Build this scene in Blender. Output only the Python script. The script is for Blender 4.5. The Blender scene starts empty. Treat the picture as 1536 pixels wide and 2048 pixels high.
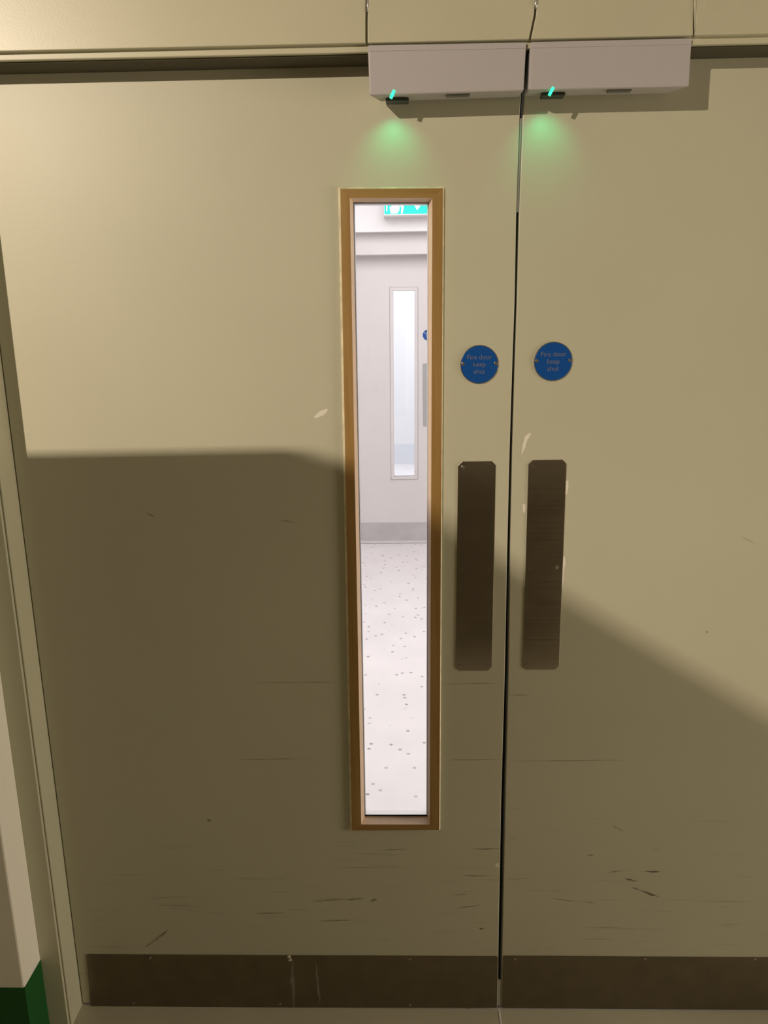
import bpy, bmesh, math, random
from mathutils import Vector, Matrix
random.seed(4)
S = bpy.context.scene
COL = S.collection

# ------------------------------------------------------------------ camera
F, CX, CY = 1540.0, 768.0, 1024.0           # focal length and centre, in pixels of 1536x2048
vert = Vector((91.0, 6500.0, F)).normalized()      # world down, in camera axes (x right, y down, z forward)
nrm = Vector((34.9, -365.4, F)).normalized()       # door normal (+Y) in camera axes
zc = -vert
yc = (nrm - zc * nrm.dot(zc)).normalized()
xc = yc.cross(zc).normalized()
if xc.x < 0: xc = -xc
EYE = Vector((0.0, -1.5, 1.56))
R = Matrix((xc, yc, zc))                     # world <- camera(x right, y down, z forward)
cam_d = bpy.data.cameras.new('camera')
cam_d.sensor_fit = 'VERTICAL'; cam_d.sensor_height = 36.0
cam_d.lens = F / 2048 * 36.0
cam_d.clip_start = 0.02
cam = bpy.data.objects.new('camera', cam_d); COL.objects.link(cam)
M4 = (R @ Matrix(((1, 0, 0), (0, -1, 0), (0, 0, -1)))).to_4x4()
M4.translation = EYE
cam.matrix_world = M4
S.camera = cam

def P(px, py, y=0.0):
    """point on the plane Y=y (parallel to the doors) seen at a pixel; used for measuring the place"""
    d = R @ Vector((px - CX, py - CY, F))
    return EYE + d * ((y - EYE.y) / d.y)
def XZ(px, py, y=0.0):
    p = P(px, py, y); return (p.x, p.z)

# ------------------------------------------------------------------ world, exposure, lights
S.view_settings.view_transform = 'Standard'; S.view_settings.look = 'None'
S.view_settings.exposure = 0.0; S.view_settings.gamma = 1.0; S.view_settings.use_curve_mapping = False
w = bpy.data.worlds.new('world'); S.world = w; w.use_nodes = True
w.node_tree.nodes['Background'].inputs[0].default_value = (0.6, 0.55, 0.5, 1)
w.node_tree.nodes['Background'].inputs[1].default_value = 0.01

def area(name, loc, target, sx, sy, power, color):
    l = bpy.data.lights.new(name, 'AREA'); l.shape = 'RECTANGLE'; l.size = sx; l.size_y = sy
    l.energy = power; l.color = color
    o = bpy.data.objects.new(name, l); COL.objects.link(o)
    o.location = loc
    o.rotation_euler = (Vector(target) - Vector(loc)).to_track_quat('-Z', 'Y').to_euler()
    return o
LAMP = (-2.5, -3.4, 3.0)
area('stair_lamp_light', LAMP, (LAMP[0], 0.0, -1.5), 0.08, 0.016, 178, (1.0, 0.84, 0.66))
area('hall_light', (3.4, -0.85, 1.1), (-1.0, -0.3, 0.9), 0.8, 1.4, 52, (1.0, 0.87, 0.70))
# corridor beyond the doors, and the hall beyond that
area('corridor_light', (0.1, 1.9, 2.72), (0.1, 1.9, 0), 1.6, 3.0, 60, (1.0, 0.955, 0.955))
area('far_hall_light', (0.1, 6.0, 2.72), (0.1, 6.0, 0), 2.4, 1.8, 66, (0.93, 0.95, 1.0))

# ------------------------------------------------------------------ materials
def new_mat(name):
    m = bpy.data.materials.new(name); m.use_nodes = True
    nt = m.node_tree; return m, nt, nt.nodes['Principled BSDF']
def N(nt, t, **kw):
    n = nt.nodes.new(t)
    for k, v in kw.items():
        if k in n.inputs: n.inputs[k].default_value = v
        else: setattr(n, k, v)
    return n
def coord(nt, scale=(1, 1, 1)):
    g = N(nt, 'ShaderNodeNewGeometry'); mp = N(nt, 'ShaderNodeMapping')
    mp.inputs['Scale'].default_value = scale
    nt.links.new(g.outputs['Position'], mp.inputs['Vector']); return mp.outputs[0]
def ramp(nt, fac, stops):
    r = N(nt, 'ShaderNodeValToRGB'); e = r.color_ramp.elements
    while len(e) < len(stops): e.new(0.5)
    for el, (p, c) in zip(e, stops): el.position = p; el.color = c if len(c) == 4 else (*c, 1)
    nt.links.new(fac, r.inputs[0]); return r.outputs[0]
def mixc(nt, fac, a, b, blend='MIX'):
    m = N(nt, 'ShaderNodeMix', data_type='RGBA', blend_type=blend)
    for sock, v in ((m.inputs[0], fac), (m.inputs[6], a), (m.inputs[7], b)):
        if hasattr(v, 'is_output'): nt.links.new(v, sock)
        else: sock.default_value = v if not isinstance(v, tuple) or len(v) == 4 else (*v, 1)
    return m.outputs[2]
def bump(nt, p, h, strength, dist=0.001):
    b = N(nt, 'ShaderNodeBump'); b.inputs['Strength'].default_value = strength; b.inputs['Distance'].default_value = dist
    nt.links.new(h, b.inputs['Height']); nt.links.new(b.outputs[0], p.inputs['Normal'])

def paint(name, col, rough, var=0.05, orange=0.0, dirt=None, metallic=0.0, vscale=3.0):
    m, nt, p = new_mat(name)
    v = coord(nt)
    n = N(nt, 'ShaderNodeTexNoise', Scale=vscale, Detail=5.0); nt.links.new(v, n.inputs['Vector'])
    lo = tuple(c * (1 - var) for c in col); hi = tuple(min(1, c * (1 + var)) for c in col)
    c = ramp(nt, n.outputs[0], [(0.3, lo), (0.7, hi)])
    if dirt:
        dcol, dscale, lo_, hi_, amount = dirt
        v2 = coord(nt, dscale)
        n2 = N(nt, 'ShaderNodeTexNoise', Scale=1.0, Detail=8.0, Roughness=0.65); nt.links.new(v2, n2.inputs['Vector'])
        mk = ramp(nt, n2.outputs[0], [(lo_, (0, 0, 0)), (hi_, (amount,) * 3)])
        c = mixc(nt, mk, c, dcol)
    nt.links.new(c, p.inputs['Base Color'])
    p.inputs['Roughness'].default_value = rough; p.inputs['Metallic'].default_value = metallic
    if orange:
        n3 = N(nt, 'ShaderNodeTexNoise', Scale=260.0, Detail=3.0); nt.links.new(v, n3.inputs['Vector'])
        bump(nt, p, n3.outputs[0], orange, 0.0006)
    return m

def door_paint():
    m, nt, p = new_mat('door_paint')
    v = coord(nt)
    n = N(nt, 'ShaderNodeTexNoise', Scale=2.2, Detail=4.0); nt.links.new(v, n.inputs['Vector'])
    c = ramp(nt, n.outputs[0], [(0.3, (0.515, 0.50, 0.375)), (0.7, (0.55, 0.535, 0.405))])
    # long horizontal scuffs left by trolleys, only on the lower part of the leaves
    v2 = coord(nt, (5.0, 1, 95.0))
    n2 = N(nt, 'ShaderNodeTexNoise', Scale=1.0, Detail=6.0, Roughness=0.6); nt.links.new(v2, n2.inputs['Vector'])
    streak = ramp(nt, n2.outputs[0], [(0.59, (0, 0, 0)), (0.72, (1, 1, 1))])
    g = N(nt, 'ShaderNodeNewGeometry'); sx = N(nt, 'ShaderNodeSeparateXYZ'); nt.links.new(g.outputs['Position'], sx.inputs[0])
    band = N(nt, 'ShaderNodeMapRange'); nt.links.new(sx.outputs[2], band.inputs[0])
    for i, val in ((1, 0.62), (2, 0.36), (3, 0.0), (4, 0.42)): band.inputs[i].default_value = val
    mm = N(nt, 'ShaderNodeMath', operation='MULTIPLY'); nt.links.new(streak, mm.inputs[0]); nt.links.new(band.outputs[0], mm.inputs[1])
    c = mixc(nt, mm.outputs[0], c, (0.16, 0.13, 0.08))
    nt.links.new(c, p.inputs['Base Color'])
    p.inputs['Roughness'].default_value = 0.43
    n3 = N(nt, 'ShaderNodeTexNoise', Scale=170.0, Detail=3.0); nt.links.new(v, n3.inputs['Vector'])
    bump(nt, p, n3.outputs[0], 0.18, 0.0006)
    return m
def scuff(amount, col=(0.11, 0.085, 0.05)):
    m, nt, p = new_mat('scuff_and_reflection')
    v = coord(nt, (25, 25, 60))
    n = N(nt, 'ShaderNodeTexNoise', Scale=1.0, Detail=5.0); nt.links.new(v, n.inputs['Vector'])
    a = ramp(nt, n.outputs[0], [(0.35, (0.1,) * 3), (0.65, (amount,) * 3)])
    p.inputs['Base Color'].default_value = (*col, 1); p.inputs['Roughness'].default_value = 0.6
    nt.links.new(a, p.inputs['Alpha']); return m
def wood(scale=(70, 70, 2.5)):
    m, nt, p = new_mat('oak_bead')
    tc = N(nt, 'ShaderNodeTexCoord'); mp = N(nt, 'ShaderNodeMapping'); mp.inputs['Scale'].default_value = scale
    nt.links.new(tc.outputs['Object'], mp.inputs['Vector'])
    n = N(nt, 'ShaderNodeTexNoise', Scale=1.0, Detail=6.0, Roughness=0.6); nt.links.new(mp.outputs[0], n.inputs['Vector'])
    c = ramp(nt, n.outputs[0], [(0.25, (0.25, 0.135, 0.035)), (0.55, (0.34, 0.20, 0.062)), (0.8, (0.40, 0.25, 0.085))])
    nt.links.new(c, p.inputs['Base Color']); p.inputs['Roughness'].default_value = 0.42
    bump(nt, p, n.outputs[0], 0.2)
    return m
def steel(name, col, rough, brush_or_shade=(2.0, 2.0, 260.0)):
    m, nt, p = new_mat(name)
    v = coord(nt, brush_or_shade)
    n = N(nt, 'ShaderNodeTexNoise', Scale=1.0, Detail=4.0); nt.links.new(v, n.inputs['Vector'])
    v2 = coord(nt)
    n2 = N(nt, 'ShaderNodeTexNoise', Scale=22.0, Detail=5.0); nt.links.new(v2, n2.inputs['Vector'])
    c = ramp(nt, n2.outputs[0], [(0.3, tuple(x * 0.86 for x in col)), (0.7, col)])
    nt.links.new(c, p.inputs['Base Color']); p.inputs['Metallic'].default_value = 1.0
    r = ramp(nt, n.outputs[0], [(0.2, (rough * 0.8,) * 3), (0.8, (rough * 1.25,) * 3)])
    nt.links.new(r, p.inputs['Roughness'])
    return m
def emit(name, col, strength):
    m, nt, p = new_mat(name)
    p.inputs['Base Color'].default_value = (*col, 1); p.inputs['Emission Color'].default_value = (*col, 1)
    p.inputs['Emission Strength'].default_value = strength; return m
def glass():
    m, nt, p = new_mat('clear_glass')
    nt.nodes.remove(p)
    t = N(nt, 'ShaderNodeBsdfTransparent'); t.inputs[0].default_value = (0.97, 0.98, 0.98, 1)
    g = N(nt, 'ShaderNodeBsdfGlossy', Roughness=0.02); fr = N(nt, 'ShaderNodeFresnel', IOR=1.45)
    mx = N(nt, 'ShaderNodeMixShader')
    nt.links.new(fr.outputs[0], mx.inputs[0]); nt.links.new(t.outputs[0], mx.inputs[1]); nt.links.new(g.outputs[0], mx.inputs[2])
    nt.links.new(mx.outputs[0], nt.nodes['Material Output'].inputs[0]); return m
def speckled_floor(name, base, spot):
    m, nt, p = new_mat(name)
    v = coord(nt)
    n = N(nt, 'ShaderNodeTexNoise', Scale=3.5, Detail=6.0, Roughness=0.6); nt.links.new(v, n.inputs['Vector'])
    c = ramp(nt, n.outputs[0], [(0.35, tuple(x * 0.93 for x in base)), (0.65, base)])
    vo = N(nt, 'ShaderNodeTexVoronoi', voronoi_dimensions='2D', Scale=11.0); nt.links.new(v, vo.inputs['Vector'])
    n2 = N(nt, 'ShaderNodeTexNoise', Scale=6.0, Detail=2.0); nt.links.new(v, n2.inputs['Vector'])
    ad = N(nt, 'ShaderNodeMath', operation='MULTIPLY'); ad.inputs[1].default_value = 1.0
    nt.links.new(vo.outputs['Distance'], ad.inputs[0])
    sp = ramp(nt, ad.outputs[0], [(0.045, (1, 1, 1)), (0.10, (0, 0, 0))])
    gate = ramp(nt, n2.outputs[0], [(0.40, (0, 0, 0)), (0.54, (1, 1, 1))])
    mu = N(nt, 'ShaderNodeMath', operation='MULTIPLY'); nt.links.new(sp, mu.inputs[0]); nt.links.new(gate, mu.inputs[1])
    c = mixc(nt, mu.outputs[0], c, spot)
    nt.links.new(c, p.inputs['Base Color']); p.inputs['Roughness'].default_value = 0.55; return m

M = {}
M['door'] = door_paint()
M['frame'] = paint('frame_paint', (0.54, 0.525, 0.385), 0.40, 0.04, 0.12)
M['header'] = paint('header_paint', (0.54, 0.52, 0.38), 0.36, 0.04, 0.15)
M['wall'] = paint('wall_paint', (0.87, 0.84, 0.74), 0.75, 0.03, 0.15)
M['green'] = paint('green_gloss_paint', (0.0005, 0.085, 0.009), 0.6, 0.08)
M['box'] = paint('pale_metal', (0.465, 0.44, 0.455), 0.45, 0.02)
M['black'] = paint('black_rubber', (0.012, 0.012, 0.011), 0.7, 0.1)
M['shade'] = paint('dark_plastic', (0.02, 0.02, 0.018), 0.5, 0.1)
M['grille'] = paint('grey_plastic', (0.14, 0.15, 0.13), 0.5, 0.1)
M['wood'] = wood(); M['wood_level'] = wood((2.5, 70, 70)); M['edge'] = paint('paint_smeared_edge', (0.78, 0.71, 0.51), 0.5, 0.2, vscale=40)
M['pale_wood'] = paint('pale_reveal', (0.86, 0.66, 0.50), 0.5, 0.06, vscale=30)
M['rear'] = paint('white_painted_bead', (0.84, 0.82, 0.80), 0.5, 0.03)
M['steel'] = steel('brushed_steel', (0.48, 0.435, 0.38), 0.16)
M['kick'] = steel('kick_steel', (0.25, 0.215, 0.165), 0.33, (260.0, 2.0, 2.0))
M['chrome'] = steel('bright_steel', (0.75, 0.73, 0.70), 0.18)
M['brush_or_shade'] = paint('dark_underside_tone', (0.07, 0.06, 0.035), 0.8, 0.15)  # dark tone that shades the underside of the head rail
M['alu'] = paint('aluminium_strip', (0.62, 0.62, 0.62), 0.3, 0.08, metallic=0.7)
M['blue'] = paint('sign_blue', (0.003, 0.075, 0.33), 0.30, 0.03)
M['text'] = paint('sign_text', (0.16, 0.17, 0.25), 0.45, 0.03)
M['chip'] = paint('bare_primer', (0.80, 0.77, 0.66), 0.6, 0.05)
M['scuff'] = scuff(0.75); M['faint'] = scuff(0.38)
M['kick_reflection'] = scuff(0.30, (0.62, 0.58, 0.5)); M['led'] = emit('green_led', (0.03, 1.0, 0.42), 1.6)
M['floor'] = paint('vinyl_floor_stair', (0.52, 0.49, 0.37), 0.5, 0.08, 0.0)
M['glass'] = glass()
M['cwall'] = paint('corridor_white', (0.86, 0.84, 0.85), 0.6, 0.02)
M['cdoor'] = paint('corridor_door_paint', (0.73, 0.69, 0.685), 0.5, 0.02, dirt=((0.5, 0.46, 0.42), (9, 9, 9), 0.62, 0.75, 0.35))
M['cfloor'] = speckled_floor('corridor_vinyl', (0.84, 0.80, 0.80), (0.30, 0.29, 0.28))
M['ckick'] = paint('corridor_kick_steel', (0.52, 0.49, 0.50), 0.5, 0.10, vscale=8)
M['ckirt'] = paint('hall_skirting_paint', (0.74, 0.75, 0.79), 0.5, 0.03)
M['cplate'] = paint('corridor_plate_steel', (0.42, 0.42, 0.43), 0.4, 0.03)
M['exit_green'] = emit('exit_green', (0.0, 0.62, 0.38), 1.1)
M['exit_white'] = emit('exit_white', (0.95, 1.0, 0.98), 0.9)
M['lamp'] = emit('lamp_diffuser', (1.0, 0.9, 0.75), 2.0)
M['stair'] = paint('stair_concrete', (0.23, 0.205, 0.17), 0.8, 0.12)
M['dado'] = paint('dark_dado_paint', (0.11, 0.09, 0.055), 0.6, 0.1)
M['back'] = paint('stairwell_paint', (0.27, 0.24, 0.18), 0.7, 0.05)

# ------------------------------------------------------------------ mesh helpers
def link(name, bm, mat, parent=None, bevel=0.0, seg=2, smooth=False):
    me = bpy.data.meshes.new(name); bmesh.ops.recalc_face_normals(bm, faces=bm.faces[:]); bm.to_mesh(me); bm.free()
    me.materials.append(M[mat])
    o = bpy.data.objects.new(name, me); COL.objects.link(o)
    if parent: o.parent = parent
    if bevel:
        b = o.modifiers.new('bevel', 'BEVEL'); b.width = bevel; b.segments = seg; b.limit_method = 'ANGLE'; b.angle_limit = 0.6
    if smooth:
        for f in me.polygons: f.use_smooth = True
    return o
def tag(o, label=None, cat=None, group=None, kind=None):
    for k, v in (('label', label), ('category', cat), ('group', group), ('kind', kind)):
        if v: o[k] = v
    return o
def bm_prism(bm, poly, y0, y1):
    """solid with outline poly [(x,z)] between the planes Y=y0 and Y=y1"""
    a = [bm.verts.new((x, y0, z)) for x, z in poly]; b = [bm.verts.new((x, y1, z)) for x, z in poly]
    n = len(poly); bm.faces.new(a); bm.faces.new(b[::-1])
    for i in range(n): bm.faces.new((a[i], b[i], b[(i + 1) % n], a[(i + 1) % n]))
def bm_box(bm, x0, x1, y0, y1, z0, z1): bm_prism(bm, [(x0, z0), (x1, z0), (x1, z1), (x0, z1)], y0, y1)
def prism(name, poly, y0, y1, mat, parent=None, bevel=0.0, seg=2):
    bm = bmesh.new(); bm_prism(bm, poly, y0, y1); return link(name, bm, mat, parent, bevel, seg)
def box(name, x0, x1, y0, y1, z0, z1, mat, parent=None, bevel=0.0):
    return prism(name, [(x0, z0), (x1, z0), (x1, z1), (x0, z1)], y0, y1, mat, parent, bevel)
def disc_poly(cx, cz, r, n=48, rz=None): return [(cx + r * math.cos(2 * math.pi * i / n), cz + (rz or r) * math.sin(2 * math.pi * i / n)) for i in range(n)]
def clip_poly(c, cut):
    """quad with clipped corners; c = four (x,z) going round"""
    out = []
    for i in range(4):
        p, q, s = Vector(c[i]), Vector(c[i - 1]), Vector(c[(i + 1) % 4])
        out += [tuple(p + (q - p).normalized() * cut), tuple(p + (s - p).normalized() * cut)]
    return out
def leaf_bm(bm, left, right, zb, zt, hole, y0, y1):
    """leaf with edges given as polylines (bottom to top) and a four cornered hole (bl, br, tr, tl)"""
    def ring(y):
        L = [bm.verts.new((x, y, z)) for x, z in left]; Rr = [bm.verts.new((x, y, z)) for x, z in right]
        H = [bm.verts.new((x, y, z)) for x, z in hole] if hole else []
        return L, Rr, H
    A, B = ring(y0), ring(y1)
    for (L, Rr, H) in (A, B):
        if hole:
            bm.faces.new((L[0], Rr[0], H[1], H[0])); bm.faces.new((L[-1], Rr[-1], H[2], H[3]))
            bm.faces.new(L + [H[3], H[0]]); bm.faces.new(Rr + [H[2], H[1]])
        else: bm.faces.new(L + Rr[::-1])
    def wall(u, v):
        for i in range(len(u) - 1): bm.faces.new((u[i], u[i + 1], v[i + 1], v[i]))
    wall(A[0], B[0]); wall(A[1], B[1])
    bm.faces.new((A[0][0], A[1][0], B[1][0], B[0][0])); bm.faces.new((A[0][-1], A[1][-1], B[1][-1], B[0][-1]))
    if hole:
        wall(A[2] + A[2][:1], B[2] + B[2][:1])
def text_mesh(name, body, size, loc, mat, parent, depth=0.0002, sx=1.0):
    cu = bpy.data.curves.new(name, 'FONT'); cu.body = body; cu.size = size; cu.align_x = 'CENTER'; cu.align_y = 'CENTER'; cu.extrude = depth
    to = bpy.data.objects.new(name + '_tmp', cu); COL.objects.link(to)
    me = bpy.data.meshes.new_from_object(to.evaluated_get(bpy.context.evaluated_depsgraph_get()))
    bpy.data.objects.remove(to); me.materials.clear(); me.materials.append(M[mat])
    o = bpy.data.objects.new(name, me); COL.objects.link(o); o.parent = parent
    me.transform(Matrix.Translation(loc) @ Matrix.Rotation(math.pi / 2, 4, 'X') @ Matrix.Diagonal((sx, 1, 1, 1)))
    return o
def screw(name, px, py, y, parent, r=0.0036, mat='chrome'):
    x, z = XZ(px, py, y)
    bm = bmesh.new()
    bm_prism(bm, disc_poly(x, z, r, 14), y - 0.0012, y + 0.0006)
    return link(name, bm, mat, parent, 0.0005)

# ================================================================== STRUCTURE (near side)
JX = XZ(100, 1500)[0]                    # left jamb line where it meets the leaf
RX = 1.235                               # right jamb line (out of frame)
FD = -0.063                              # front of the jambs
WY = FD - 0.075                          # front of the wall
WX = XZ(22, 1500, FD)[0]                 # wall reveal, left of the frame
ZT = XZ(368, 131)[1]                               # top of the leaves, hidden behind the head
floor = box('floor', -4.0, 3.6, -4.8, 0.0, -0.06, 0.0, 'floor'); tag(floor, 'beige vinyl floor along the bottom of the doors', 'floor', kind='structure')

fx = XZ(998, 2016)[0]
box('floor_white_line', fx - 0.002, fx + 0.002, -0.30, -0.001, -0.002, 0.0006, 'rear', floor)  # added pale strip, stands in for the white line below the door gap
# wall piece left of the doors, with the reveal; green skirting round its foot
SK = XZ(80, 1920, FD)[1]
wl = box('wall_left', -4.0, WX, WY, 0.05, 0.0, 3.8, 'wall', None, 0.004); tag(wl, 'off-white wall corner left of the double doors', 'wall', kind='structure')
bm = bmesh.new()
bm_box(bm, -4.0, WX + 0.0015, WY - 0.0015, FD, 0.0, SK)
bl = link('baseboard_left', bm, 'green'); tag(bl, 'dark green painted band round the foot of the white wall corner', 'baseboard', kind='structure')
wr = box('wall_right', RX + 0.11, 3.6, WY, 0.05, 0, 3.8, 'wall'); tag(wr, 'off-white wall right of the double doors', 'wall', kind='structure')
for nm, a, lb in (('wall_back', (-4.0, 3.6, -4.9, -4.8, 0, 3.8), 'brown stairwell wall facing the double doors'),
                  ('wall_west', (-4.1, -4.0, -4.9, 0.05, 0, 3.8), 'brown stairwell wall at the left end of the landing'),
                  ('wall_east', (3.6, 3.7, -4.9, 0.05, 0, 3.8), 'brown stairwell wall at the right end of the landing')):
    o = box(nm, *a, 'back'); tag(o, lb, 'wall', kind='structure')
o = box('ceiling', -4.1, 3.7, -4.9, 0.05, 3.8, 3.9, 'back'); tag(o, 'stairwell ceiling', 'ceiling', kind='structure')

# left jamb: front board, narrow groove, inner strip whose side faces the leaf
gx = XZ(70, 1500, FD)[0]
jl = prism('trim_1', [(WX, 0), (gx - 0.006, 0), (gx - 0.006, 2.3), (WX, 2.3)], FD, 0.05, 'frame', None, 0.0015)
tag(jl, 'beige painted left door jamb beside the white wall corner', 'door jamb', kind='structure')
bm = bmesh.new(); bm_box(bm, gx - 0.006, JX, FD + 0.006, 0.05, 0.0, 2.3)
link('stop_strip', bm, 'frame', jl, 0.003, 3)
jr = box('trim_2', RX, RX + 0.11, FD, 0.05, 0, 2.3, 'frame', None, 0.002); tag(jr, 'beige painted right door jamb', 'door jamb', kind='structure')

# head over the doors: a rail with a lip, and the over-panels above it
zl = XZ(368, 113, FD)[1]                  # bottom of the rail
zp = XZ(368, 94, FD - 0.010)[1]           # bottom of the panels
hd = box('trim_3', WX, RX + 0.11, FD, 0.05, zl, zp + 0.12, 'frame', None, 0.0015)
tag(hd, 'beige painted head rail over the double doors', 'door head', kind='structure')
seams = [[(734, 0), (733, 40), (733, 79)], [(1073, 0), (1070, 30), (1060, 76)], [(1390, 0), (1389, 40), (1388, 74)]]
box('head_gap_dark', gx + 0.002, RX - 0.002, 0.012, 0.049, ZT + 0.001, zl, 'black', hd)  # black strip added to darken the recess over the leaves
box('underside_dark', gx + 0.002, RX - 0.002, FD + 0.008, 0.012, zl - 0.0025, zl, 'brush_or_shade', hd)  # dark strip added to deepen the shade under the rail
yp = FD - 0.010
def seam_x(i, z, off):
    pts = [XZ(px, py, yp) for px, py in seams[i]]
    pts.sort(key=lambda p: p[1])
    return [(x + off, zz) for x, zz in pts]
ov = None
for i in range(4):
    left = [(WX + 0.001, zp), (WX + 0.001, 2.75)] if i == 0 else None
    l = left if left else [(p[0], p[1]) for p in seam_x(i - 1, 0, 0.0018)]
    r = [(RX + 0.108, zp), (RX + 0.108, 2.75)] if i == 3 else seam_x(i, 0, -0.0018)
    if i: l = [(l[0][0], zp)] + l[1:] + [(l[-1][0], 2.75)]
    if i < 3: r = [(r[0][0], zp)] + r[1:] + [(r[-1][0], 2.75)]
    poly = l + r[::-1]
    if ov is None:
        bm = bmesh.new(); bm_box(bm, WX, RX + 0.11, FD + 0.002, 0.05, zp + 0.12, 3.8)
        ov = link('wall_header', bm, 'header'); tag(ov, 'beige painted boarding above the double doors', 'wall', kind='structure')
    prism('panel', poly, yp, FD + 0.0019, 'header', ov, 0.0012)
# cracked pale sealant along parts of the seams
def tube(name, pts, r, mat, parent, n=6):
    bm = bmesh.new(); rings = []
    for k, p in enumerate(pts):
        p = Vector(p); rr = r[k] if isinstance(r, (list, tuple)) else r
        d = (Vector(pts[min(k + 1, len(pts) - 1)]) - Vector(pts[max(k - 1, 0)])).normalized()
        u = d.cross(Vector((0, 1, 0))).normalized(); v = d.cross(u)
        rings.append([bm.verts.new(p + (u * math.cos(2 * math.pi * i / n) + v * math.sin(2 * math.pi * i / n)) * rr) for i in range(n)])
    for a, b in zip(rings, rings[1:]):
        for i in range(n): bm.faces.new((a[i], a[(i + 1) % n], b[(i + 1) % n], b[i]))
    bm.faces.new(rings[0]); bm.faces.new(rings[-1][::-1])
    return link(name, bm, mat, parent, smooth=True)
tube('sealant_bead', [P(735, -5, yp), P(735, 10, yp), P(735, 24, yp)], 0.0016, 'alu', ov)
tube('sealant_bead', [P(1074, -5, yp), P(1072, 8, yp), P(1072, 18, yp)], [0.002, 0.003, 0.0012], 'alu', ov)
tube('sealant_bead', [P(1391, -5, yp), P(1390, 6, yp), P(1389, 60, yp)], [0.002, 0.002, 0.0008], 'frame', ov)

# ================================================================== DOORS
TH = 0.044
gapL = [(2040, 995.0), (1860, 997.5), (1600, 1002.5), (1350, 1009.6), (1130, 1014), (900, 1019.5), (740, 1024.5), (600, 1029.5), (430, 1032.6), (240, 1039), (100, 1047)]
gapR = [(2040, 1001.0), (1860, 1005.0), (1600, 1010.5), (1350, 1016.6), (1130, 1020), (900, 1024.8), (740, 1029.4), (600, 1034), (430, 1038.2), (240, 1045), (100, 1053)]
ZB = 0.007
def edge(pts):
    e = [XZ(x, y) for y, x in pts]
    return [(e[0][0], ZB)] + e[1:-1] + [(e[-1][0], ZT)]
eL, eR = edge(gapL), edge(gapR)
# vision panel measures (front of the beads is 6 mm proud)
BY = -0.006
O = [XZ(704, 1661, BY), XZ(878.5, 1660, BY), XZ(886, 376.5, BY), XZ(680.5, 377.5, BY)]        # outer bl br tr tl
I = [XZ(722.5, 1649, BY), XZ(859.5, 1649, BY), XZ(864.8, 396, BY), XZ(699.5, 396, BY)]          # inner front
GY = 0.022
G = [XZ(729.5, 1632, GY), XZ(854.5, 1632, GY), XZ(857, 405, GY), XZ(706.6, 405, GY)]            # inner edge at the glass
def inset(q, d):
    c = (sum(p[0] for p in q) / 4, sum(p[1] for p in q) / 4)
    return [(x + d * math.copysign(1, c[0] - x), z + d * math.copysign(1, c[1] - z)) for x, z in q]
hole = inset(O, 0.008)
bm = bmesh.new(); leaf_bm(bm, [(JX + 0.0015, ZB), (JX + 0.0015, ZT)], eL, ZB, ZT, hole, 0.0, TH)
d1 = link('door_1', bm, 'door', None, 0.0015)
tag(d1, 'beige left door leaf with the tall narrow oak-framed glass panel', 'door', kind='structure')
bm = bmesh.new(); leaf_bm(bm, eR, [(RX - 0.003, ZB), (RX - 0.003, ZT)], ZB, ZT, None, 0.0, TH)
d2 = link('door_2', bm, 'door', None, 0.0015)
tag(d2, 'beige plain right door leaf without glass, cut by the frame edge', 'door', kind='structure')

# oak beads: four mitred lengths, chamfered on the outside, splayed towards the glass
C0 = [(x + (-0.005 if k in (0, 3) else 0.0026), z + (-0.003 if k < 2 else 0.004)) for k, (x, z) in enumerate(O)]
for i in range(4):
    j = (i + 1) % 4
    bm = bmesh.new()
    def prof(k):
        return [bm.verts.new((C0[k][0], 0.0006, C0[k][1])), bm.verts.new((O[k][0], BY, O[k][1])), bm.verts.new((I[k][0], BY, I[k][1])),
                bm.verts.new((G[k][0], GY - 0.0012, G[k][1])), bm.verts.new((hole[k][0], GY - 0.0012, hole[k][1])), bm.verts.new((hole[k][0], 0.0006, hole[k][1]))]
    a, b = prof(i), prof(j)
    for q in range(6): bm.faces.new((a[q], a[(q + 1) % 6], b[(q + 1) % 6], b[q]))
    bm.faces.new(a); bm.faces.new(b[::-1])
    o = link('glazing_bead', bm, 'wood' if i % 2 else 'wood_level', d1)
    o.data.materials.append(M['pale_wood']); o.data.materials.append(M['edge'])
    o.data.polygons[0].material_index = 2                                              # chamfer smeared with door paint
    o.data.polygons[2].material_index = 1      # the face towards the glass is paler wood
# black gasket round the glass, the glass itself, and the beads of the far face
bm = bmesh.new(); GI = inset(G, 0.0002); GI[0] = (GI[0][0], GI[0][1] + 0.0036); GI[1] = (GI[1][0], GI[1][1] + 0.0036)
for i in range(4):
    j = (i + 1) % 4
    bm_prism(bm, [hole[i], hole[j], GI[j], GI[i]], GY - 0.0012, GY - 0.0002)
link('gasket', bm, 'black', d1)
prism('glass_pane', inset(hole, 0.002), GY, GY + 0.006, 'glass', d1)
bm = bmesh.new(); G2 = inset(G, 0.0015); G2[0] = (G2[0][0], G[0][1] - 0.003); G2[1] = (G2[1][0], G[1][1] - 0.003)
for i in range(4):
    j = (i + 1) % 4
    bm_prism(bm, [hole[i], hole[j], G2[j], G2[i]], GY + 0.0065, TH + 0.004)
link('rear_bead', bm, 'rear', d1, 0.001)

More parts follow.
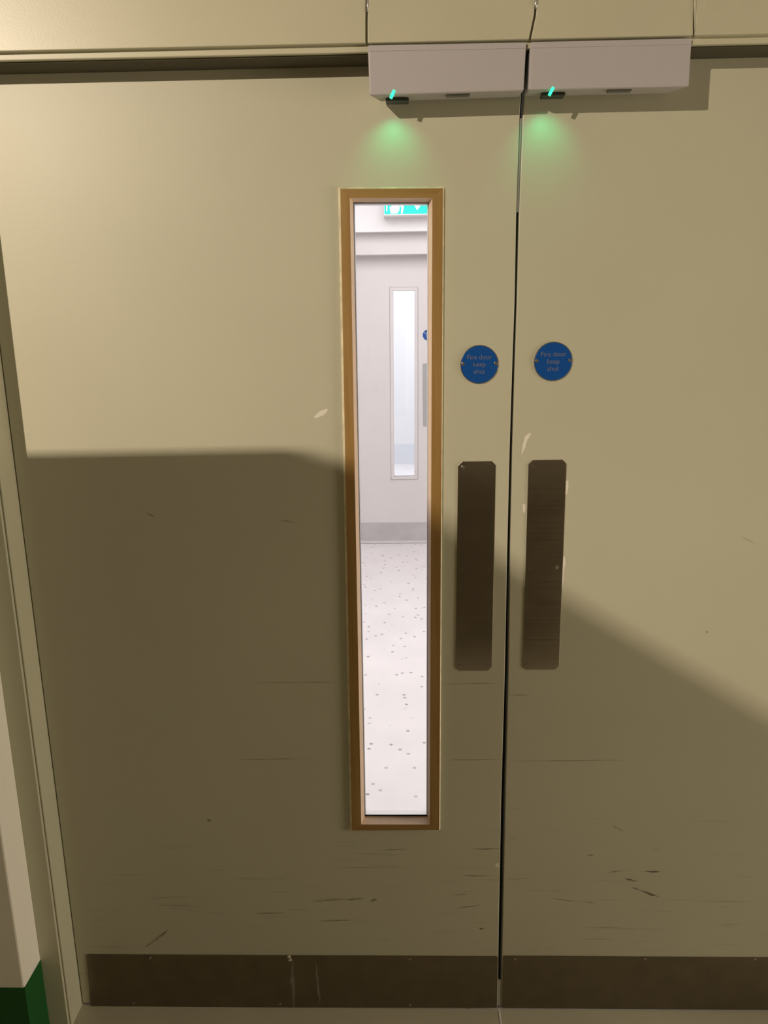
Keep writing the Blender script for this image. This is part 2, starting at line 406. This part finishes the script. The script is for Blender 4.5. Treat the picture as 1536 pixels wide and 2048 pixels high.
# closing strips in the gap between the leaves
def strip(name, y_from, y_to, mat, y0, y1, parent):
    def at(tab, y):
        for (ya, xa), (yb, xb) in zip(tab, tab[1:]):
            if yb <= y <= ya: return xa + (xb - xa) * (ya - y) / (ya - yb)
        return tab[-1][1] if y < tab[-1][0] else tab[0][1]
    ys = [y_from] + [y for y, _ in gapL if y_to < y < y_from] + [y_to]
    L = [XZ(at(gapL, y) + 0.8, y) for y in ys]; Rr = [XZ(at(gapR, y) - 0.8, y) for y in ys]
    return prism(name, L + Rr[::-1], y0, y1, mat, parent)
strip('edge_seal', 2012, 1000, 'black', 0.020, 0.034, d1)
strip('edge_seal', 999, 104, 'black', 0.020, 0.034, d1)
strip('gap_strip', 424, 236, 'alu', 0.0025, 0.006, d1)
strip('gap_strip', 2012, 1962, 'rear', 0.0025, 0.006, d1)  # white strip paints the light leaking through the foot of the gap

# push plates and kick plates, each with its screws
def plate(parent, corners, cut, mat, screws, name, r=0.0036):
    c = [XZ(*p) for p in corners]
    o = prism(name, clip_poly(c, cut), -0.0016, 0.0004, mat, parent, 0.0005)
    for n, (px, py) in enumerate(screws): screw('screw', px, py, -0.0016, o, r, 'chrome' if n == 0 and name == 'push_plate' else 'steel')
    return o
plate(d1, [(911, 1341), (983.5, 1341), (991.5, 922), (916, 923)], 0.008, 'steel',
      [(926, 934), (983, 930), (923, 1138), (977, 1138), (920, 1332), (976, 1332)], 'push_plate')
plate(d2, [(1045, 1339), (1117.5, 1339), (1133, 919), (1057, 920)], 0.008, 'steel',
      [(1114, 1134), (1066, 931), (1124, 929), (1060, 1135), (1053, 1330), (1108, 1330)], 'push_plate')
def kick(parent, p, screws):
    o = plate(parent, p, 0.003, 'kick', screws, 'kick_plate', 0.0034); return o
kick(d1, [(182, 2013), (993.5, 2015), (996, 1912), (172, 1908)], [(300, 1916), (578, 1917), (820, 1918), (268, 2006), (560, 2008), (820, 2009)])
zk = XZ(1004, 1911)[1]; zk2 = XZ(1001, 2015)[1]
xk = XZ(1003.5, 1911)[0]
o = prism('kick_plate', clip_poly([(XZ(1003.2, 2015)[0], zk2), (RX - 0.02, zk2), (RX - 0.02, zk), (XZ(1006, 1911)[0], zk)], 0.003), -0.0016, 0.0004, 'kick', d2, 0.0005)
for px in (1030, 1290, 1510): screw('screw', px, 1918, -0.0016, o, 0.0034, 'steel')

# chips of bare primer and dark scratches
def blob(name, parent, pts, mat, h=0.0003):
    return prism(name, [XZ(*p) for p in pts], -h, 0.0002, mat, parent)
def smear(name, parent, x0, y0, x1, y1, wd, mat):
    """thin tapering mark from one point to another"""
    n = 7; up, dn = [], []
    L = math.hypot(x1 - x0, y1 - y0); nx, ny = -(y1 - y0) / L, (x1 - x0) / L
    for k in range(n + 1):
        t = k / n; s = wd * math.sin(math.pi * (0.06 + 0.88 * t)) * random.uniform(0.55, 1.1); b = random.uniform(-0.4, 0.4) * wd
        x, y = x0 + (x1 - x0) * t + nx * b, y0 + (y1 - y0) * t + ny * b
        up.append((x + nx * s, y + ny * s)); dn.append((x - nx * s, y - ny * s))
    return blob(name, parent, up + dn[::-1], mat, 0.0021 if mat == 'kick_reflection' else 0.0003)
blob('paint_chip', d1, [(628, 833), (640, 822), (655, 817), (655, 822), (648, 830), (638, 834), (630, 837)], 'chip')
blob('paint_chip', d2, [(1042, 912), (1045, 890), (1050, 872), (1060, 865), (1062, 869), (1054, 882), (1050, 897), (1044, 907)], 'chip')
for pts in ([(1130, 990), (1132, 962), (1136, 960), (1137, 972), (1134, 988)],
            [(1124, 1150), (1126, 1114), (1130, 1112), (1131, 1128), (1128, 1140), (1127, 1160), (1124, 1180), (1122, 1176)],
            [(1046, 1024), (1045, 1010), (1049, 1006), (1052, 1014), (1050, 1026)]):
    blob('paint_chip', d2, pts, 'chip')
blob('paint_chip', d1, [(990, 1733), (992, 1727), (998, 1726), (997, 1735)], 'chip')
blob('paint_chip', d1, [(575, 1911), (580, 1909), (584, 1920), (578, 1921)], 'chip', 0.0022)
for a in ((294, 1026, 309, 1034, 1.6), (292, 1893, 338, 1860, 2.2), (414, 1640, 422, 1641, 2.2), (560, 1040, 590, 1046, 1.3),
          (694, 1800, 725, 1796, 1.7), (740, 1801, 754, 1799, 2.2), (510, 1827, 570, 1826, 1.3), (765, 1700, 815, 1698, 1.4),
          (625, 1803, 680, 1799, 1.2), (905, 1790, 935, 1788, 1.5), (640, 1842, 700, 1840, 1.2), (925, 1752, 985, 1751, 1.3),
          (958, 1857, 968, 1858, 1.8), (905, 1818, 960, 1810, 1.2), (480, 1519, 620, 1517, 1.1), (510, 1365, 680, 1364, 0.9),
          (885, 1368, 1000, 1367, 0.9), (900, 1520, 1000, 1519, 1.1), (945, 1698, 998, 1697, 1.3)):
    smear('scuff_mark', d1, *a, 'scuff' if a[4] > 1.65 else 'faint')
for a in ((1264, 1774, 1318, 1794, 2.6), (1250, 1757, 1272, 1762, 1.7), (1225, 1650, 1246, 1662, 1.6), (1290, 1743, 1318, 1743, 1.7),
          (1215, 1745, 1248, 1741, 1.3), (1165, 1803, 1190, 1806, 1.5), (1105, 1796, 1150, 1803, 1.0), (1176, 1710, 1187, 1710, 1.4),
          (1022, 1677, 1032, 1677, 1.6), (1015, 1760, 1060, 1755, 1.2), (1412, 1262, 1416, 1265, 1.8), (1480, 1072, 1512, 1088, 0.9),
          (1305, 1698, 1320, 1700, 1.3), (1020, 1522, 1250, 1520, 1.0), (1015, 1390, 1060, 1390, 0.9)):
    smear('scuff_mark', d2, *a, 'scuff' if a[4] > 1.65 else 'faint')

smear('reflection_streak', d1, 585, 1922, 587, 2012, 4.5, 'kick_reflection'); smear('reflection_streak', d1, 632, 1925, 640, 2004, 3.0, 'kick_reflection')  # pale smears paint the reflected light streaks on the kick plate
# ================================================================== SIGNS ON THE LEAVES
def fire_sign(px, py, rp, label, rot):
    cx, cz = XZ(px, py)
    r = (XZ(px + rp, py)[0] - XZ(px - rp, py)[0]) / 2
    root = prism('fire_door_sign', disc_poly(cx, cz, r), -0.0022, -0.0002, 'chrome', None, 0.0008, 3)
    tag(root, label, 'sign', 'fire door signs')
    prism('sign_face', disc_poly(cx, cz, r - 0.0016), -0.0026, -0.0015, 'blue', root, 0.0003)
    for body, dz, s in (('Fire door', 0.0135, 0.0115), ('keep', 0.0, 0.0115), ('shut', -0.0135, 0.0115)):
        text_mesh('lettering', body, s * 1.1, (cx, -0.0027, cz + dz), 'text', root)
    for sx in (-1, 1): 
        bm = bmesh.new(); bm_prism(bm, disc_poly(cx + sx * (r - 0.0055), cz + 0.002, 0.0034, 14), -0.0036, -0.0024)
        link('screw', bm, 'chrome', root, 0.0006)
    return root
fire_sign(958.5, 729, 38.5, 'round blue fire door sign on the left leaf, above the left push plate', 0)
fire_sign(1106, 723, 39, 'round blue fire door sign on the right leaf, above the right push plate', 0)

# ================================================================== BOXES OVER THE DOORS
BD = -0.068
def closer_box(tl, tr, br, bl, label, led, side):
    """pale steel box under the head rail; tl..bl are the corners of its front"""
    f = [XZ(*p, BD) for p in (bl, br, tr, tl)]
    dx = 0.018
    bm = bmesh.new()
    back_z = 0.004
    yb = -0.014
    fr = [bm.verts.new((x, BD, z)) for x, z in f]
    mid = [bm.verts.new((f[0][0] + (dx if side < 0 else 0.0), yb, f[0][1] + back_z)), bm.verts.new((f[1][0] - (dx if side > 0 else 0.0), yb, f[1][1] + back_z)),
           bm.verts.new((f[2][0], yb, f[2][1])), bm.verts.new((f[3][0], yb, f[3][1]))]
    bm.faces.new(fr); bm.faces.new(mid[::-1])
    for i in range(4): bm.faces.new((fr[i], fr[(i + 1) % 4], mid[(i + 1) % 4], mid[i]))
    o = link('closer_box', bm, 'box', None, 0.003, 3)
    tag(o, label, 'door closer', 'green-lit boxes under the door head')
    # thin cover lip along the top of the front
    z1, z0 = f[3][1], f[3][1] - 0.009; z1r, z0r = f[2][1], f[2][1] - 0.009
    prism('cover_lip', [(f[3][0] + 0.001, z0), (f[2][0] - 0.001, z0r), (f[2][0] - 0.001, z1r), (f[3][0] + 0.001, z1)], BD - 0.0008, BD + 0.001, 'box', o, 0.0004)
    # slanted green light on the lower front edge and the dark holder under it
    (lx, lz) = XZ(led[0], led[1] - 6.0, BD - 0.001)
    L = 0.0068; a = math.radians(62)
    ux, uz = math.cos(a) * L, math.sin(a) * L; wx, wz = -math.sin(a) * 0.0024, math.cos(a) * 0.0024
    ld = prism('indicator_light', [(lx - ux - wx, lz - uz - wz), (lx + ux - wx, lz + uz - wz), (lx + ux + wx, lz + uz + wz), (lx - ux + wx, lz - uz + wz)], BD - 0.0009, BD + 0.004, 'led', o, 0.0004)
    tag(ld, 'glowing green indicator')
    hx = lx - 0.012
    box('sensor_holder', hx, hx + 0.040, BD + 0.020, BD + 0.045, f[0][1] - 0.0035, f[0][1] + 0.001, 'shade', o, 0.0015)
    cxm = (f[0][0] * 0.42 + f[1][0] * 0.58)
    box('vent_slot', cxm - 0.02, cxm + 0.02, BD + 0.010, BD + 0.022, f[0][1] + (f[1][1]-f[0][1])*0.58 - 0.002, f[0][1] + 0.004, 'grille', o, 0.0008)
    sp = bpy.data.lights.new('indicator_glow', 'SPOT'); sp.energy = 0.17; sp.color = (0.0, 1.0, 0.42); sp.spot_size = math.radians(96); sp.spot_blend = 1.0; sp.shadow_soft_size = 0.004
    so = bpy.data.objects.new('indicator_glow', sp); COL.objects.link(so); so.parent = o
    so.location = (lx, BD + 0.006, f[0][1] - 0.011)
    so.rotation_euler = Vector((0, 0.62, -0.78)).to_track_quat('-Z', 'Y').to_euler()
    return o
closer_box((735.5, 91), (1053, 85), (1047.5, 181), (738, 191), 'pale grey box over the left leaf, its green light at the left end', (785, 194), -1)
closer_box((1061, 84.5), (1384, 77), (1378.5, 173), (1057, 180), 'pale grey box over the right leaf, its green light by the door gap', (1103, 188), 1)

# ================================================================== CORRIDOR BEYOND THE DOORS
FY = 5.55 - 1.5                          # far doors
o = box('floor_corridor', -1.6, 2.2, 0.0, 8.4, -0.06, 0.0, 'cfloor'); tag(o, 'pale speckled corridor floor seen through the glass panel', 'floor', kind='structure')
o = box('ceiling_corridor', -1.7, 2.3, 0.05, 8.4, 2.75, 2.85, 'cwall'); tag(o, 'corridor ceiling', 'ceiling', kind='structure')
o = box('wall_corridor_left', -1.7, -1.6, 0.05, 8.4, 0, 2.75, 'cwall'); tag(o, 'white corridor wall on the left', 'wall', kind='structure')
o = box('wall_corridor_right', 2.2, 2.3, 0.05, 8.4, 0, 2.75, 'cwall'); tag(o, 'white corridor wall on the right', 'wall', kind='structure')
o = box('wall_corridor_near', -1.7, WX, 0.05, 0.10, 0, 2.75, 'cwall'); tag(o, 'corridor side of the wall beside the doors', 'wall', kind='structure')
o = box('wall_corridor_near_right', RX + 0.11, 2.3, 0.05, 0.10, 0, 2.75, 'cwall'); tag(o, 'corridor side of the wall right of the doors', 'wall', kind='structure')
o = box('wall_corridor_over', WX, RX + 0.11, 0.051, 0.10, 2.12, 2.75, 'cwall'); tag(o, 'corridor side of the boarding over the doors', 'wall', kind='structure')
zh = XZ(780, 463, FY - 0.16)[1]; zd = XZ(780, 509, FY - 0.09)[1]
o = box('wall_corridor_end', -1.6, 2.2, FY - 0.16, FY + 0.1, zh, 2.75, 'cwall'); tag(o, 'white wall over the far doors, carrying the exit sign', 'wall', kind='structure')
o = box('trim_4', -1.6, 2.2, FY - 0.09, FY + 0.1, zd, zh, 'cdoor', None, 0.002); tag(o, 'pale head board over the far doors', 'door head', kind='structure')
# far left leaf with its own narrow window
fo = [XZ(782.5, 959, FY - 0.004), XZ(835.5, 958, FY - 0.004), XZ(835.5, 575, FY - 0.004), XZ(779.5, 575, FY - 0.004)]
fi = [XZ(788.5, 953, FY), XZ(829, 952, FY), XZ(829.5, 581, FY), XZ(786.5, 581, FY)]
gxf = XZ(873, 800, FY)[0]
bm = bmesh.new()
leaf_bm(bm, [(-1.0, 0.012), (-1.0, zd + 0.02)], [(gxf, 0.012), (gxf, zd + 0.02)], 0, 0, fi, FY, FY + 0.04)
d3 = link('door_3', bm, 'cdoor', None, 0.001); tag(d3, 'pale far door at the end of the corridor, seen through the glass panel', 'door', kind='structure')
for i in range(4):
    j = (i + 1) % 4
    prism('glazing_bead', [fo[i], fo[j], fi[j], fi[i]], FY - 0.006, FY + 0.02, 'cdoor', d3, 0.002)
f3 = inset(fo, -0.0035)
for i in range(4):
    j = (i + 1) % 4
    prism('bead_shadow_line', [f3[i], f3[j], fo[j], fo[i]], FY - 0.0012, FY + 0.001, 'cplate', d3)  # grey ring painted in for the shadow line round the beads
prism('glass_pane', inset(fi, -0.001), FY + 0.018, FY + 0.024, 'glass', d3)
prism('push_plate', clip_poly([XZ(846, 853, FY), XZ(866, 853, FY), XZ(866.5, 727, FY), XZ(845, 727, FY)], 0.006), FY - 0.002, FY + 0.0005, 'cplate', d3)
box('kick_plate', -0.98, gxf - 0.004, FY - 0.003, FY + 0.0005, XZ(780, 1080, FY)[1], XZ(780, 1045, FY)[1], 'ckick', d3)
bm = bmesh.new(); bm_box(bm, gxf + 0.006, 1.15, FY, FY + 0.04, 0.012, zd + 0.02)
d4 = link('door_4', bm, 'cdoor', None, 0.001); tag(d4, 'far right door leaf hidden beyond the oak frame', 'door', kind='structure')
for nm, a, lb in (('wall_end_left', (-1.6, -1.006, FY, FY + 0.1, 0, zd), 'white corridor end wall left of the far doors'),
                  ('wall_end_right', (1.156, 2.2, FY, FY + 0.1, 0, zd), 'white corridor end wall right of the far doors')):
    o = box(nm, *a, 'cwall'); tag(o, lb, 'wall', kind='structure')
cx, cz = XZ(856, 670, FY); r = XZ(856 + 10.5, 670, FY)[0] - cx
sg = prism('fire_door_sign', disc_poly(cx, cz, r, 32), FY - 0.003, FY - 0.0002, 'blue', None, 0.0006)
tag(sg, 'small blue round sign on the far door, half hidden by the oak frame', 'sign', 'fire door signs')
for body, dz in (('Fire door', 0.013), ('keep', 0.0), ('shut', -0.013)): text_mesh('lettering', body, 0.0135, (cx, FY - 0.0034, cz + dz), 'cwall', sg)

# exit sign on the wall over the far doors
EY = FY - 0.25
x0, zb_ = XZ(769, 428.5, EY); xr = XZ(880, 427, EY)[0]
zt_ = zb_ + 0.19
ex = box('exit_sign', x0 - 0.005, xr + 0.005, EY + 0.002, FY - 0.16, zb_ - 0.008, zt_ + 0.008, 'cwall', None, 0.004)
tag(ex, 'green lit exit sign on the white wall over the far doors', 'sign')
box('sign_face', x0, xr, EY, EY + 0.003, zb_, zt_, 'exit_green', ex)
H = zt_ - zb_
def pic(name, pts):   # pictogram outlines in units of the sign height
    return prism(name, [(x0 + a * H, zb_ + b * H) for a, b in pts], EY - 0.0012, EY + 0.0005, 'exit_white', ex)
pic('door_symbol', [(0.06, 0.10), (0.10, 0.10), (0.10, 0.86), (0.36, 0.86), (0.36, 0.90), (0.06, 0.90)])
pic('running_figure', [(0.21, 0.02), (0.42, 0.02), (0.50, 0.10), (0.52, 0.26), (0.50, 0.30), (0.56, 0.44), (0.66, 0.42), (0.66, 0.50), (0.52, 0.54), (0.46, 0.68), (0.32, 0.68), (0.22, 0.54), (0.28, 0.50), (0.36, 0.60), (0.38, 0.44), (0.30, 0.30), (0.18, 0.22)])
pic('running_figure', [(0.56, 0.02), (0.62, 0.02), (0.66, 0.22), (0.62, 0.30), (0.54, 0.28), (0.58, 0.18)])
prism('running_figure', disc_poly(x0 + 0.47 * H, zb_ + 0.78 * H, 0.075 * H, 20), EY - 0.0012, EY + 0.0005, 'exit_white', ex)
pic('arrow', [(1.12, 0.11), (1.30, 0.36), (1.18, 0.36), (1.18, 0.86), (1.06, 0.86), (1.06, 0.36), (0.96, 0.36)])

# far hall behind the far door's window
o = box('wall_far_end', -1.7, 2.3, 7.55, 7.65, 0, 2.85, 'cwall'); tag(o, 'bright white end wall seen through the far door window', 'wall', kind='structure')
o = box('baseboard_far', -1.6, 2.2, 7.535, 7.55, 0, 0.24, 'ckirt'); tag(o, 'grey skirting of the hall behind the far door', 'baseboard', kind='structure')

# ================================================================== STAIRWELL BEHIND THE PHOTOGRAPHER
# solid balustrade of the flight: level at the landing, then falling to the right at stair pitch
SY = -1.95
def shadow_pt(px, py):
    p = P(px, py); l = Vector(LAMP); t = (SY - p.y) / (l.y - p.y); q = p + (l - p) * t; return (q.x, q.z)
a = shadow_pt(62, 908); b = shadow_pt(600, 898); c = shadow_pt(720, 935); d = shadow_pt(1020, 1128); e = shadow_pt(1536, 1430)
sl = (e[1] - d[1]) / (e[0] - d[0])
poly = [(-4.0, a[1]), a, b, c, d, e, (e[0] + 2.0, e[1] + 2.0 * sl), (e[0] + 2.0, 0.0), (-4.0, 0.0)]
st = prism('wall_stair', poly, SY - 0.03, SY, 'stair'); tag(st, 'dark solid balustrade of the stair flight behind the photographer', 'wall', kind='structure')
box('dado', -3.99, e[0] + 1.9, SY, SY + 0.003, 0.0, 0.90, 'dado', st)
lf = box('wall_light', LAMP[0] - 0.22, LAMP[0] + 0.22, LAMP[1] - 0.09, LAMP[1] - 0.03, LAMP[2] - 0.05, LAMP[2] + 0.05, 'box', None, 0.01)
tag(lf, 'slim strip lamp over the stair landing behind the photographer', 'lamp')
